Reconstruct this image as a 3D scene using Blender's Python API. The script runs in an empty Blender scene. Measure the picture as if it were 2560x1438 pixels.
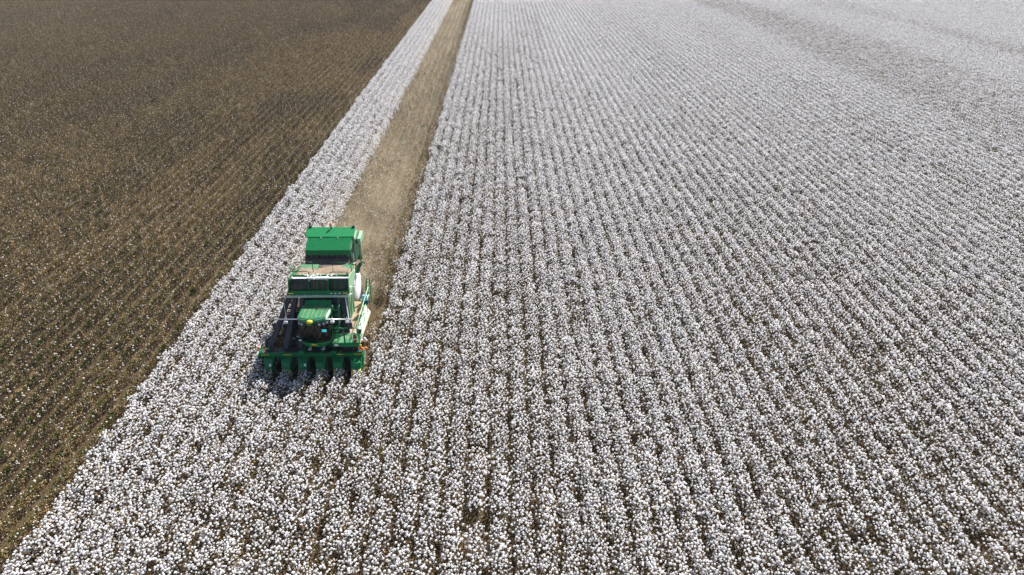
import bpy, bmesh, math, random
import numpy as np
from mathutils import Vector, Matrix

random.seed(7)
rng = np.random.default_rng(11)
S = bpy.context.scene
COL = S.collection
R = math.radians

# ------------------------------------------------------------------ camera
CAM_H = 22.6
pitch, yaw = R(28.943), R(0.881)
cd = bpy.data.cameras.new('drone_camera')
cd.sensor_width = 36.0
cd.lens = 24.005
cd.clip_start = 0.1
cd.clip_end = 4000
cam = bpy.data.objects.new('drone_camera', cd)
COL.objects.link(cam)
fw = Vector((math.sin(yaw) * math.cos(pitch), math.cos(yaw) * math.cos(pitch), -math.sin(pitch)))
rt = Vector((math.cos(yaw), -math.sin(yaw), 0))
up = rt.cross(fw)
cam.matrix_world = Matrix(((rt.x, up.x, -fw.x, 0), (rt.y, up.y, -fw.y, 0), (rt.z, up.z, -fw.z, CAM_H), (0, 0, 0, 1)))
S.camera = cam

# ------------------------------------------------------------------ sky, sun, exposure
SUN_EL, SUN_AZ = R(43), R(25)
W = bpy.data.worlds.new("World")
S.world = W
W.use_nodes = True
nt = W.node_tree
nt.nodes.clear()
sky = nt.nodes.new('ShaderNodeTexSky')
sky.sky_type = 'NISHITA'
sky.sun_disc = False
sky.sun_elevation = SUN_EL
sky.sun_rotation = SUN_AZ
bg = nt.nodes.new('ShaderNodeBackground')
bg.inputs['Strength'].default_value = 0.058
wo = nt.nodes.new('ShaderNodeOutputWorld')
nt.links.new(sky.outputs[0], bg.inputs[0])
nt.links.new(bg.outputs[0], wo.inputs[0])
sl = bpy.data.lights.new('sun', 'SUN')
sl.energy = 5.0
sl.angle = R(0.5)
sl.color = (1.0, 0.965, 0.91)
sun = bpy.data.objects.new('sun', sl)
COL.objects.link(sun)
sv = Vector((math.sin(SUN_AZ) * math.cos(SUN_EL), math.cos(SUN_AZ) * math.cos(SUN_EL), math.sin(SUN_EL)))
sun.rotation_euler = sv.to_track_quat('Z', 'Y').to_euler()
sun.location = (60, 60, 80)
S.view_settings.view_transform = 'Standard'
S.view_settings.look = 'None'
S.view_settings.exposure = 1.15
S.view_settings.gamma = 1.0
S.view_settings.use_curve_mapping = False
S.cycles.max_bounces = 6
S.cycles.transparent_max_bounces = 12
S.cycles.volume_bounces = 1


# ------------------------------------------------------------------ materials
def mat(name, col, rough=0.6, metal=0.0, dust=0.0, dustcol=(0.42, 0.33, 0.22), var=0.12, scale=6.0, spec=0.5, bump=0.0, coat=0.0):
    m = bpy.data.materials.new(name)
    m.use_nodes = True
    t = m.node_tree
    b = t.nodes['Principled BSDF']
    b.inputs['Roughness'].default_value = rough
    b.inputs['Metallic'].default_value = metal
    b.inputs['Specular IOR Level'].default_value = spec
    if coat:
        b.inputs['Coat Weight'].default_value = coat
        b.inputs['Coat Roughness'].default_value = 0.15
    tc = t.nodes.new('ShaderNodeTexCoord')
    n = t.nodes.new('ShaderNodeTexNoise')
    n.inputs['Scale'].default_value = scale
    n.inputs['Detail'].default_value = 5
    t.links.new(tc.outputs['Object'], n.inputs['Vector'])
    mr = t.nodes.new('ShaderNodeMapRange')
    mr.inputs['From Min'].default_value = 0.3
    mr.inputs['From Max'].default_value = 0.7
    mr.inputs['To Min'].default_value = 1 - var
    mr.inputs['To Max'].default_value = 1 + var
    t.links.new(n.outputs['Fac'], mr.inputs['Value'])
    mx = t.nodes.new('ShaderNodeMix')
    mx.data_type = 'RGBA'
    mx.blend_type = 'MULTIPLY'
    mx.inputs['Factor'].default_value = 1.0
    mx.inputs['A'].default_value = (*col, 1)
    t.links.new(mr.outputs[0], mx.inputs['B'])
    out = mx.outputs['Result']
    if dust > 0:
        n2 = t.nodes.new('ShaderNodeTexNoise')
        n2.inputs['Scale'].default_value = 2.2
        n2.inputs['Detail'].default_value = 8
        n2.inputs['Roughness'].default_value = 0.7
        t.links.new(tc.outputs['Object'], n2.inputs['Vector'])
        m2 = t.nodes.new('ShaderNodeMapRange')
        m2.inputs['From Min'].default_value = 0.62 - 0.45 * dust
        m2.inputs['From Max'].default_value = 0.85 - 0.25 * dust
        m2.inputs['To Max'].default_value = min(0.95, 0.35 + 0.7 * dust)
        t.links.new(n2.outputs['Fac'], m2.inputs['Value'])
        x2 = t.nodes.new('ShaderNodeMix')
        x2.data_type = 'RGBA'
        t.links.new(m2.outputs[0], x2.inputs['Factor'])
        t.links.new(out, x2.inputs['A'])
        x2.inputs['B'].default_value = (*dustcol, 1)
        out = x2.outputs['Result']
    t.links.new(out, b.inputs['Base Color'])
    if bump > 0:
        bp = t.nodes.new('ShaderNodeBump')
        bp.inputs['Strength'].default_value = bump
        bp.inputs['Distance'].default_value = 0.03
        t.links.new(n.outputs['Fac'], bp.inputs['Height'])
        t.links.new(bp.outputs[0], b.inputs['Normal'])
    return m


M = {}
M['green'] = mat('green_paint', (0.001, 0.165, 0.048), 0.42, dust=0.05, dustcol=(0.12, 0.22, 0.11), spec=0.25)
M['green_dusty'] = mat('dusty_green_paint', (0.015, 0.16, 0.055), 0.5, dust=0.5, dustcol=(0.20, 0.28, 0.16))
M['green_pale'] = mat('dusty_sunlit_green_paint', (0.17, 0.42, 0.22), 0.5, dust=0.6, dustcol=(0.46, 0.50, 0.36))  # dust plus sunlight on the right-hand faces, both put into the pale colour
M['green_roof'] = mat('glossy_green_roof', (0.015, 0.18, 0.07), 0.36, dust=0.4, dustcol=(0.16, 0.28, 0.16))
M['green_dark'] = mat('dark_green_paint', (0.004, 0.06, 0.022), 0.5, dust=0.1)
M['yellow'] = mat('yellow_paint', (0.75, 0.55, 0.01), 0.45)
M['rod'] = mat('worn_yellow_rod', (0.55, 0.48, 0.06), 0.5, dust=0.2)
M['black'] = mat('black_plastic', (0.010, 0.013, 0.022), 0.55)
M['duct'] = mat('navy_black_duct', (0.008, 0.014, 0.034), 0.5, var=0.3, scale=3)
M['rubber'] = mat('black_rubber', (0.018, 0.017, 0.017), 0.75, dust=0.25, dustcol=(0.10, 0.08, 0.06))
M['tyre'] = mat('tyre_rubber', (0.010, 0.012, 0.018), 0.8, dust=0.1, dustcol=(.10, .08, .06))
M['grate'] = mat('dark_grate_mesh', (0.012, 0.020, 0.020), 0.6, dust=0.2, dustcol=(0.07, 0.075, 0.065), scale=40, var=0.6)
M['dusty_deck'] = mat('dust_covered_deck', (0.20, 0.145, 0.10), 0.95, var=0.3, scale=9, bump=0.8)
M['dusty_belt'] = mat('dusty_rubber_belt', (0.075, 0.06, 0.052), 0.9, dust=0.4, dustcol=(0.16, 0.125, 0.10), var=0.3, scale=9, bump=0.5)
M['floor_tan'] = mat('dusty_walkway_floor', (0.30, 0.215, 0.14), 0.95, dust=0.4, dustcol=(0.26, 0.28, 0.17), var=0.2, scale=12)
M['white'] = mat('white_paint', (0.75, 0.76, 0.78), 0.5)
M['lint'] = mat('cotton_lint', (0.80, 0.79, 0.78), 1.0, var=0.06, scale=14, spec=0.1, bump=0.2)
M['steel'] = mat('pale_steel', (0.62, 0.63, 0.66), 0.35, metal=0.4)
M['lamp'] = mat('lamp_glass', (0.40, 0.46, 0.58), 0.15)
M['red'] = mat('red_enamel', (0.36, 0.008, 0.02), 0.3)
M['orange'] = mat('orange_lens', (0.95, 0.20, 0.01), 0.3)
M['redlens'] = mat('red_orange_lens', (0.9, 0.06, 0.01), 0.3)
M['screen'] = mat('cyan_screen_cover', (0.05, 0.42, 0.50), 0.4)
M['seatred'] = mat('maroon_seat', (0.05, 0.016, 0.018), 0.8)
M['interior'] = mat('cab_interior', (0.008, 0.011, 0.011), 0.7)
M['skin'] = mat('skin', (0.30, 0.16, 0.10), 0.6)
M['shirt'] = mat('tan_shirt', (0.34, 0.27, 0.19), 0.85)
M['trousers'] = mat('dark_trousers', (0.03, 0.035, 0.05), 0.9)
M['hair'] = mat('dark_hair', (0.02, 0.014, 0.01), 0.8)
M['blue_pale'] = mat('pale_blue_cloth', (0.42, 0.62, 0.80), 0.85, bump=0.4)
M['blue_dark'] = mat('dark_blue_cloth', (0.02, 0.06, 0.20), 0.85, bump=0.4)
M['wrap'] = mat('yellow_film', (0.80, 0.66, 0.03), 0.35, bump=0.3)
M['cream'] = mat('cream_edge', (0.62, 0.55, 0.36), 0.7, dust=0.3)
M['twig'] = mat('dry_stalk', (0.42, 0.34, 0.24), 0.9)
M['label'] = mat('white_label', (0.78, 0.78, 0.76), 0.5)


def glass_mat():
    m = bpy.data.materials.new('tinted_cab_glass')
    m.use_nodes = True
    t = m.node_tree
    t.nodes.clear()
    o = t.nodes.new('ShaderNodeOutputMaterial')
    tr = t.nodes.new('ShaderNodeBsdfTransparent')
    tr.inputs[0].default_value = (0.42, 0.48, 0.47, 1)
    gl = t.nodes.new('ShaderNodeBsdfGlossy')
    gl.inputs['Roughness'].default_value = 0.04
    lw = t.nodes.new('ShaderNodeLayerWeight')
    lw.inputs['Blend'].default_value = 0.22
    mx = t.nodes.new('ShaderNodeMixShader')
    mr = t.nodes.new('ShaderNodeMapRange')
    mr.inputs['To Min'].default_value = 0.02
    mr.inputs['To Max'].default_value = 0.3
    t.links.new(lw.outputs['Fresnel'], mr.inputs['Value'])
    t.links.new(mr.outputs[0], mx.inputs[0])
    t.links.new(tr.outputs[0], mx.inputs[1])
    t.links.new(gl.outputs[0], mx.inputs[2])
    t.links.new(mx.outputs[0], o.inputs['Surface'])
    return m


M['glass'] = glass_mat()


def soil_mat():
    m = bpy.data.materials.new('field_soil')
    m.use_nodes = True
    t = m.node_tree
    b = t.nodes['Principled BSDF']
    b.inputs['Roughness'].default_value = 0.95
    b.inputs['Specular IOR Level'].default_value = 0.15
    tc = t.nodes.new('ShaderNodeTexCoord')

    def noise(scale, detail=6, rough=0.6):
        n = t.nodes.new('ShaderNodeTexNoise')
        n.inputs['Scale'].default_value = scale
        n.inputs['Detail'].default_value = detail
        n.inputs['Roughness'].default_value = rough
        t.links.new(tc.outputs['Object'], n.inputs['Vector'])
        return n

    def ramp(src, pts):
        r = t.nodes.new('ShaderNodeValToRGB')
        r.color_ramp.elements[0].position = pts[0][0]
        r.color_ramp.elements[0].color = (*pts[0][1], 1)
        r.color_ramp.elements[1].position = pts[1][0]
        r.color_ramp.elements[1].color = (*pts[1][1], 1)
        for p, c in pts[2:]:
            e = r.color_ramp.elements.new(p)
            e.color = (*c, 1)
        t.links.new(src, r.inputs[0])
        return r
    big = ramp(noise(0.08, 4).outputs['Fac'], [(0.35, (0.060, 0.044, 0.023)), (0.65, (0.094, 0.069, 0.037))])
    fine = ramp(noise(9, 6, 0.75).outputs['Fac'], [(0.36, (0.45, 0.42, 0.40)), (0.5, (0.9, 0.88, 0.85)), (0.63, (1.7, 1.6, 1.45))])
    mx = t.nodes.new('ShaderNodeMix')
    mx.data_type = 'RGBA'
    mx.blend_type = 'MULTIPLY'
    mx.inputs['Factor'].default_value = 1
    t.links.new(big.outputs[0], mx.inputs['A'])
    t.links.new(fine.outputs[0], mx.inputs['B'])
    v = t.nodes.new('ShaderNodeTexVoronoi')
    v.inputs['Scale'].default_value = 4.0
    t.links.new(tc.outputs['Object'], v.inputs['Vector'])
    lt = t.nodes.new('ShaderNodeMath')
    lt.operation = 'LESS_THAN'
    lt.inputs[1].default_value = 0.10
    t.links.new(v.outputs['Distance'], lt.inputs[0])
    x2 = t.nodes.new('ShaderNodeMix')
    x2.data_type = 'RGBA'
    t.links.new(lt.outputs[0], x2.inputs['Factor'])
    t.links.new(mx.outputs['Result'], x2.inputs['A'])
    x2.inputs['B'].default_value = (0.55, 0.50, 0.44, 1)
    t.links.new(x2.outputs['Result'], b.inputs['Base Color'])
    bp = t.nodes.new('ShaderNodeBump')
    bp.inputs['Strength'].default_value = 0.7
    bp.inputs['Distance'].default_value = 0.08
    t.links.new(noise(5, 8, 0.7).outputs['Fac'], bp.inputs['Height'])
    t.links.new(bp.outputs[0], b.inputs['Normal'])
    return m


M['soil'] = soil_mat()


def leafy(name, col, spread=0.35, trans=0.25, rough=0.8):
    """plant tissue: colour varies from plant to plant, thin tissue lets light through"""
    m = bpy.data.materials.new(name)
    m.use_nodes = True
    t = m.node_tree
    t.nodes.clear()
    o = t.nodes.new('ShaderNodeOutputMaterial')
    oi = t.nodes.new('ShaderNodeObjectInfo')
    geo = t.nodes.new('ShaderNodeNewGeometry')
    ad = t.nodes.new('ShaderNodeMath')
    ad.operation = 'ADD'
    t.links.new(oi.outputs['Random'], ad.inputs[0])
    t.links.new(geo.outputs['Random Per Island'], ad.inputs[1])
    mr = t.nodes.new('ShaderNodeMapRange')
    mr.inputs['From Max'].default_value = 2
    mr.inputs['To Min'].default_value = 1 - spread
    mr.inputs['To Max'].default_value = 1 + spread
    t.links.new(ad.outputs[0], mr.inputs['Value'])
    mx = t.nodes.new('ShaderNodeMix')
    mx.data_type = 'RGBA'
    mx.blend_type = 'MULTIPLY'
    mx.inputs['Factor'].default_value = 1
    mx.inputs['A'].default_value = (*col, 1)
    t.links.new(mr.outputs[0], mx.inputs['B'])
    d = t.nodes.new('ShaderNodeBsdfDiffuse')
    t.links.new(mx.outputs['Result'], d.inputs[0])
    tl = t.nodes.new('ShaderNodeBsdfTranslucent')
    t.links.new(mx.outputs['Result'], tl.inputs[0])
    ms = t.nodes.new('ShaderNodeMixShader')
    ms.inputs[0].default_value = trans
    t.links.new(d.outputs[0], ms.inputs[1])
    t.links.new(tl.outputs[0], ms.inputs[2])
    t.links.new(ms.outputs[0], o.inputs['Surface'])
    return m


M['boll'] = leafy('open_cotton_boll', (0.89, 0.885, 0.895), 0.06, 0.60)
M['scrap'] = leafy('leftover_lint', (0.74, 0.71, 0.66), 0.3, 0.3)
M['leaf_brown'] = leafy('dead_brown_leaf', (0.105, 0.070, 0.046), 0.6, 0.2)
M['leaf_tan'] = leafy('tan_bur', (0.37, 0.262, 0.120), 0.45, 0.15)
M['leaf_green'] = leafy('green_regrowth_leaf', (0.046, 0.076, 0.010), 0.55, 0.35)
M['stalk'] = leafy('brown_stalk', (0.10, 0.066, 0.04), 0.4, 0.0)


# ------------------------------------------------------------------ mesh helpers
class MB:
    """collects simple shapes, then links them as ONE mesh object"""

    def __init__(self):
        self.v = []
        self.f = []
        self.mi = []
        self.sm = []
        self.cur = 0

    def add(self, vs, fs, smooth=False):
        o = len(self.v)
        self.v += [tuple(p) for p in vs]
        for f in fs:
            self.f.append([o + i for i in f])
            self.mi.append(self.cur)
            self.sm.append(smooth)

    def box(self, x0, x1, y0, y1, z0, z1):
        self.add([(x0, y0, z0), (x1, y0, z0), (x1, y1, z0), (x0, y1, z0), (x0, y0, z1), (x1, y0, z1), (x1, y1, z1), (x0, y1, z1)],
                 [(0, 3, 2, 1), (4, 5, 6, 7), (0, 1, 5, 4), (1, 2, 6, 5), (2, 3, 7, 6), (3, 0, 4, 7)])
        return self

    def prism(self, prof, x0, x1, x0b=None, x1b=None):
        """profile in (y,z) extruded along x"""
        n = len(prof)
        vs = [(x0, y, z) for y, z in prof] + [(x1, y, z) for y, z in prof]
        fs = [tuple(range(n)), tuple(range(2 * n - 1, n - 1, -1))]
        fs += [(i, i + n, (i + 1) % n + n, (i + 1) % n) for i in range(n)]
        self.add(vs, fs)
        return self

    def prism_z(self, prof, z0, z1, sc=1.0):
        n = len(prof)
        cx = sum(p[0] for p in prof) / n
        cy = sum(p[1] for p in prof) / n
        vs = [(x, y, z0) for x, y in prof] + [(cx + (x - cx) * sc, cy + (y - cy) * sc, z1) for x, y in prof]
        fs = [tuple(range(n - 1, -1, -1)), tuple(range(n, 2 * n))]
        fs += [(i, (i + 1) % n, (i + 1) % n + n, i + n) for i in range(n)]
        self.add(vs, fs)
        return self

    def hexa(self, a, b):
        """two quads (4 points each) joined into a closed block"""
        self.add(list(a) + list(b), [(3, 2, 1, 0), (4, 5, 6, 7), (0, 1, 5, 4), (1, 2, 6, 5), (2, 3, 7, 6), (3, 0, 4, 7)])
        return self

    def tube(self, pts, r, n=6, closed=False, r2=None):
        pts = [Vector(p) for p in pts]
        k = len(pts)
        rings = []
        for i, p in enumerate(pts):
            a = pts[i - 1] if (i > 0 or closed) else p
            b = pts[(i + 1) % k] if (i < k - 1 or closed) else p
            d = (b - a).normalized()
            u = d.cross(Vector((0, 0, 1)))
            if u.length < 1e-3:
                u = d.cross(Vector((1, 0, 0)))
            u.normalize()
            w = d.cross(u)
            rr = r if r2 is None else r + (r2 - r) * i / (k - 1)
            rings.append([p + (u * math.cos(2 * math.pi * j / n) + w * math.sin(2 * math.pi * j / n)) * rr for j in range(n)])
        vs = [q for ring in rings for q in ring]
        fs = []
        m = k if closed else k - 1
        for i in range(m):
            for j in range(n):
                i2 = (i + 1) % k
                fs.append((i * n + j, i * n + (j + 1) % n, i2 * n + (j + 1) % n, i2 * n + j))
        if not closed:
            fs.append(tuple(range(n - 1, -1, -1)))
            fs.append(tuple((k - 1) * n + j for j in range(n)))
        self.add(vs, fs, smooth=n > 5)
        return self

    def lathe(self, prof, c, axis='z', n=24, smooth=True):
        """prof: (radius, height) pairs"""
        c = Vector(c)
        vs = []
        for r, h in prof:
            for j in range(n):
                a = 2 * math.pi * j / n
                q = (r * math.cos(a), r * math.sin(a), h)
                if axis == 'x':
                    q = (q[2], q[0], q[1])
                elif axis == 'y':
                    q = (q[0], q[2], q[1])
                vs.append(c + Vector(q))
        fs = []
        for i in range(len(prof) - 1):
            for j in range(n):
                fs.append((i * n + j, i * n + (j + 1) % n, (i + 1) * n + (j + 1) % n, (i + 1) * n + j))
        self.add(vs, fs, smooth)
        self.add([vs[j] for j in range(n)], [tuple(range(n - 1, -1, -1))])
        self.add([vs[(len(prof) - 1) * n + j] for j in range(n)], [tuple(range(n))])
        return self

    def sheet(self, grid, smooth=True):
        """grid of points -> open surface"""
        h, w = len(grid), len(grid[0])
        vs = [p for row in grid for p in row]
        fs = [(i * w + j, i * w + j + 1, (i + 1) * w + j + 1, (i + 1) * w + j) for i in range(h - 1) for j in range(w - 1)]
        self.add(vs, fs, smooth)
        return self

    def mesh(self, name, mats):
        me = bpy.data.meshes.new(name)
        me.from_pydata(self.v, [], self.f)
        for m in (mats if isinstance(mats, (list, tuple)) else [mats]):
            me.materials.append(m)
        me.polygons.foreach_set('material_index', self.mi)
        me.polygons.foreach_set('use_smooth', self.sm)
        bm = bmesh.new()
        bm.from_mesh(me)
        bmesh.ops.remove_doubles(bm, verts=bm.verts, dist=1e-5)
        bmesh.ops.recalc_face_normals(bm, faces=bm.faces)
        bm.to_mesh(me)
        bm.free()
        me.update()
        return me

    def pieces(self, name, mats, parent=None, bevel=0.0):
        """like build, but every separate piece becomes an object of its own"""
        key = {}
        root = list(range(len(self.v)))

        def find(i):
            while root[i] != i:
                root[i] = root[root[i]]
                i = root[i]
            return i
        for i, p in enumerate(self.v):
            k = tuple(round(c, 5) for c in p)
            if k in key:
                root[find(i)] = find(key[k])
            else:
                key[k] = i
        for f in self.f:
            for i in f[1:]:
                root[find(i)] = find(f[0])
        parts = {}
        for q, f in enumerate(self.f):
            parts.setdefault(find(f[0]), []).append(q)
        for qs in parts.values():
            o = MB()
            ids = sorted({i for q in qs for i in self.f[q]})
            back = {i: j for j, i in enumerate(ids)}
            o.v = [self.v[i] for i in ids]
            o.f = [[back[i] for i in self.f[q]] for q in qs]
            o.mi = [self.mi[q] for q in qs]
            o.sm = [self.sm[q] for q in qs]
            o.build(name, mats, parent, bevel)

    def build(self, name, mats, parent=None, bevel=0.0, solid=0.0, link=True):
        o = bpy.data.objects.new(name, self.mesh(name, mats))
        COL.objects.link(o)
        if parent is not None:
            o.parent = parent
        if solid:
            s = o.modifiers.new('thickness', 'SOLIDIFY')
            s.thickness = solid
            s.offset = 0
        if bevel:
            b = o.modifiers.new('bevel', 'BEVEL')
            b.width = bevel
            b.segments = 2
            b.limit_method = 'ANGLE'
        return o


def tag(o, label=None, cat=None, group=None, kind=None):
    if label:
        o['label'] = label
    if cat:
        o['category'] = cat
    if group:
        o['group'] = group
    if kind:
        o['kind'] = kind
    return o


def empty(name, loc):
    o = bpy.data.objects.new(name, None)
    o.empty_display_size = 0.4
    o.location = loc
    COL.objects.link(o)
    return o


# ------------------------------------------------------------------ the ground
g = MB()
g.add([(-900, -200, 0), (900, -200, 0), (900, 1600, 0), (-900, 1600, 0)], [(0, 1, 2, 3)])
ground = g.build('ground', M['soil'])
tag(ground, kind='structure')

# ------------------------------------------------------------------ cotton plants (instanced: nobody could count them)
ROW = 0.965
XB = -7.44            # edge between the picked strip and the standing cotton on the right
XL = XB - 6 * ROW     # left edge of the picked strip
XA = XB - 12 * ROW    # left edge of the standing cotton strip


def lump(mb, c, r, squash, seed):
    """one fluffy open boll: four lobes"""
    rr = random.Random(seed)
    bm = bmesh.new()
    bmesh.ops.create_icosphere(bm, subdivisions=2, radius=1.0)
    ph = rr.random() * 6.28
    rot = Matrix.Rotation(rr.uniform(-0.7, 0.7), 3, 'X') @ Matrix.Rotation(rr.uniform(-0.7, 0.7), 3, 'Y')
    vs = []
    for v in bm.verts:
        p = v.co
        a = math.atan2(p.y, p.x)
        k = 1 + 0.26 * math.cos(4 * a + ph) * (1 - p.z * p.z) + rr.uniform(-0.17, 0.17)
        q = rot @ Vector((p.x * k, p.y * k, p.z * squash * k))
        vs.append((c[0] + q.x * r, c[1] + q.y * r, c[2] + q.z * r))
    fs = [[l.index for l in f.verts] for f in bm.faces]
    bm.free()
    mb.add(vs, fs, True)


def quad(mb, c, s, rr, flat=0.5):
    n = Vector((rr.gauss(0, 1), rr.gauss(0, 1), abs(rr.gauss(0, 1)) * flat + 0.15)).normalized()
    u = n.orthogonal().normalized()
    u = Matrix.Rotation(rr.random() * 6.28, 3, n) @ u
    w = n.cross(u)
    c = Vector(c)
    a = s * rr.uniform(0.5, 0.9)
    mb.add([c - u * s, c - w * a + u * s * .1, c + u * s, c + w * a - u * s * .1], [(0, 1, 2, 3)])


def cotton_plant(seed, nb, green, hgt=1.0, gap=0.104):
    rr = random.Random(seed)
    mb = MB()
    mb.cur = 0
    done = []
    tries = 0
    while len(done) < nb and tries < nb * 30:
        tries += 1
        a = rr.random() * 6.28
        rad = math.sqrt(rr.random())
        x = math.cos(a) * rad * 0.48
        y = math.sin(a) * rad * 0.36
        top = (0.98 - 0.30 * (abs(x) / 0.48) ** 2) * hgt
        z = top - abs(rr.gauss(0, 0.15))
        if rr.random() < 0.12:
            z = rr.uniform(0.25, 0.7)
        if any((x - p[0]) ** 2 + (y - p[1]) ** 2 + (z - p[2]) ** 2 < gap ** 2 for p in done):
            continue
        done.append((x, y, z))
        lump(mb, (x, y, max(0.12, z)), rr.uniform(0.028, 0.053), rr.uniform(0.70, 1.05), seed * 100 + len(done))
    for i in range(230):
        u = rr.random()
        mb.cur = 3 if u < green else (2 if u < green + 0.24 else 1)
        x = rr.uniform(-0.46, 0.46)
        top = (0.97 - 0.34 * (abs(x) / 0.475) ** 2) * hgt
        z = top - abs(rr.gauss(0, 0.16)) if rr.random() < 0.6 else rr.uniform(0.15, top)
        quad(mb, (x, rr.uniform(-0.36, 0.36), max(.05, z)), rr.uniform(0.018, 0.050), rr)
    mb.cur = 4
    for i in range(3):
        y = -0.22 + 0.22 * i + rr.uniform(-.05, .05)
        x = rr.uniform(-.05, .05)
        mb.tube([(x, y, 0), (x + rr.uniform(-.08, .08), y, 0.8 * hgt)], 0.010, 4, r2=0.004)
        for k in range(6):
            z = rr.uniform(.15, .75) * hgt
            a = rr.choice((-1, 1))
            mb.tube([(x, y, z), (x + a * rr.uniform(.2, .4), y + rr.uniform(-.15, .15), z + rr.uniform(.05, .2))], 0.006, 3, r2=0.003)
    return mb.mesh('cotton_plant', [M['boll'], M['leaf_brown'], M['leaf_tan'], M['leaf_green'], M['stalk']])


def picked_plant(seed, green, lint, tan, big=0.036):
    rr = random.Random(seed)
    mb = MB()
    for i in range(4):
        y = -0.28 + 0.18 * i + rr.uniform(-.05, .05)
        x = rr.uniform(-.07, .07)
        h = rr.uniform(0.50, 0.85)
        lx, ly = rr.uniform(-.09, .09), rr.uniform(-.15, .15)
        mb.cur = 0
        mb.tube([(x, y, 0), (x + lx, y + ly, h)], 0.011, 4, r2=0.004)
        for k in range(9):
            t = rr.uniform(.2, .98)
            z = h * t
            a = rr.random() * 6.28
            ln = rr.uniform(.08, .24) * (1.15 - t * 0.6)
            p0 = Vector((x + lx * t, y + ly * t, z))
            p1 = p0 + Vector((math.cos(a) * ln * .62, math.sin(a) * ln, rr.uniform(.02, .16)))
            mb.cur = 0
            mb.tube([p0, p1], 0.006, 3, r2=0.004)
            mb.cur = 1 if rr.random() < tan else 2
            for q in range(4):
                quad(mb, p1 + Vector((rr.gauss(0, .032), rr.gauss(0, .05), rr.gauss(0, .045))), rr.uniform(.018, .038), rr)
            if rr.random() < 0.4:
                mb.cur = 1 if rr.random() < tan else 2
                quad(mb, p0.lerp(p1, .5), rr.uniform(.02, .035), rr)
    for i in range(int(26 * (1 + 2.2 * green))):
        gr_ = rr.random() < green
        mb.cur = 3 if gr_ else (1 if rr.random() < tan * .8 else 2)
        x = rr.choice((-1, 1)) * abs(rr.gauss(.44, .07)) if gr_ else rr.gauss(0, .13)
        quad(mb, (x, rr.uniform(-.36, .36), (abs(rr.gauss(.03, .05)) if gr_ else abs(rr.gauss(.14, .16))) + .02), rr.uniform(.035, .075) if gr_ else rr.uniform(.022, .05), rr, 1.0)
    mb.cur = 4
    for i in range(lint):
        z = rr.uniform(.1, .75)
        lump(mb, (rr.gauss(0, .12), rr.uniform(-.36, .36), z), rr.uniform(.012, big), rr.uniform(.8, 1.5), seed * 77 + i)
    return mb.mesh('picked_plant', [M['stalk'], M['leaf_tan'], M['leaf_brown'], M['leaf_green'], M['scrap']])


def collect(name, meshes):
    return [bpy.data.objects.new(name, me) for me in meshes]     # source shapes only, not linked to the scene


N_DENSE = 8
standing_src = collect('standing_plant', [cotton_plant(100 + i, 44, 0.08) for i in range(N_DENSE)]
                       + [cotton_plant(140 + i, 34, 0.12, 0.97) for i in range(4)]
                       + [cotton_plant(160 + i, 17, 0.25, 0.92) for i in range(3)]
                       + [cotton_plant(180 + i, 64, 0.04, 1.02, 0.085) for i in range(6)])
picked_src = collect('picked_stalk', [picked_plant(200 + i, 0.55, 7, 0.93) for i in range(5)]
                     + [picked_plant(220 + i, 0.60, 7, 0.50) for i in range(5)]
                     + [picked_plant(240 + i, 0.78, 8, 0.36) for i in range(4)]
                     + [picked_plant(260 + i, 0.08, 30, 0.90, 0.044) for i in range(4)])


def field_noise(x, y, sx, sy, seed):
    """smooth value noise on a lattice with cell sx by sy"""
    r = np.random.default_rng(seed)
    tab = r.random((256, 256))
    u, v = x / sx + 1000, y / sy + 1000
    i, j = np.floor(u).astype(int), np.floor(v).astype(int)
    a, b = u - i, v - j
    a, b = a * a * (3 - 2 * a), b * b * (3 - 2 * b)
    T = lambda p, q: tab[p % 256, q % 256]
    return (T(i, j) * (1 - a) + T(i + 1, j) * a) * (1 - b) + (T(i, j + 1) * (1 - a) + T(i + 1, j + 1) * a) * b


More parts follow.
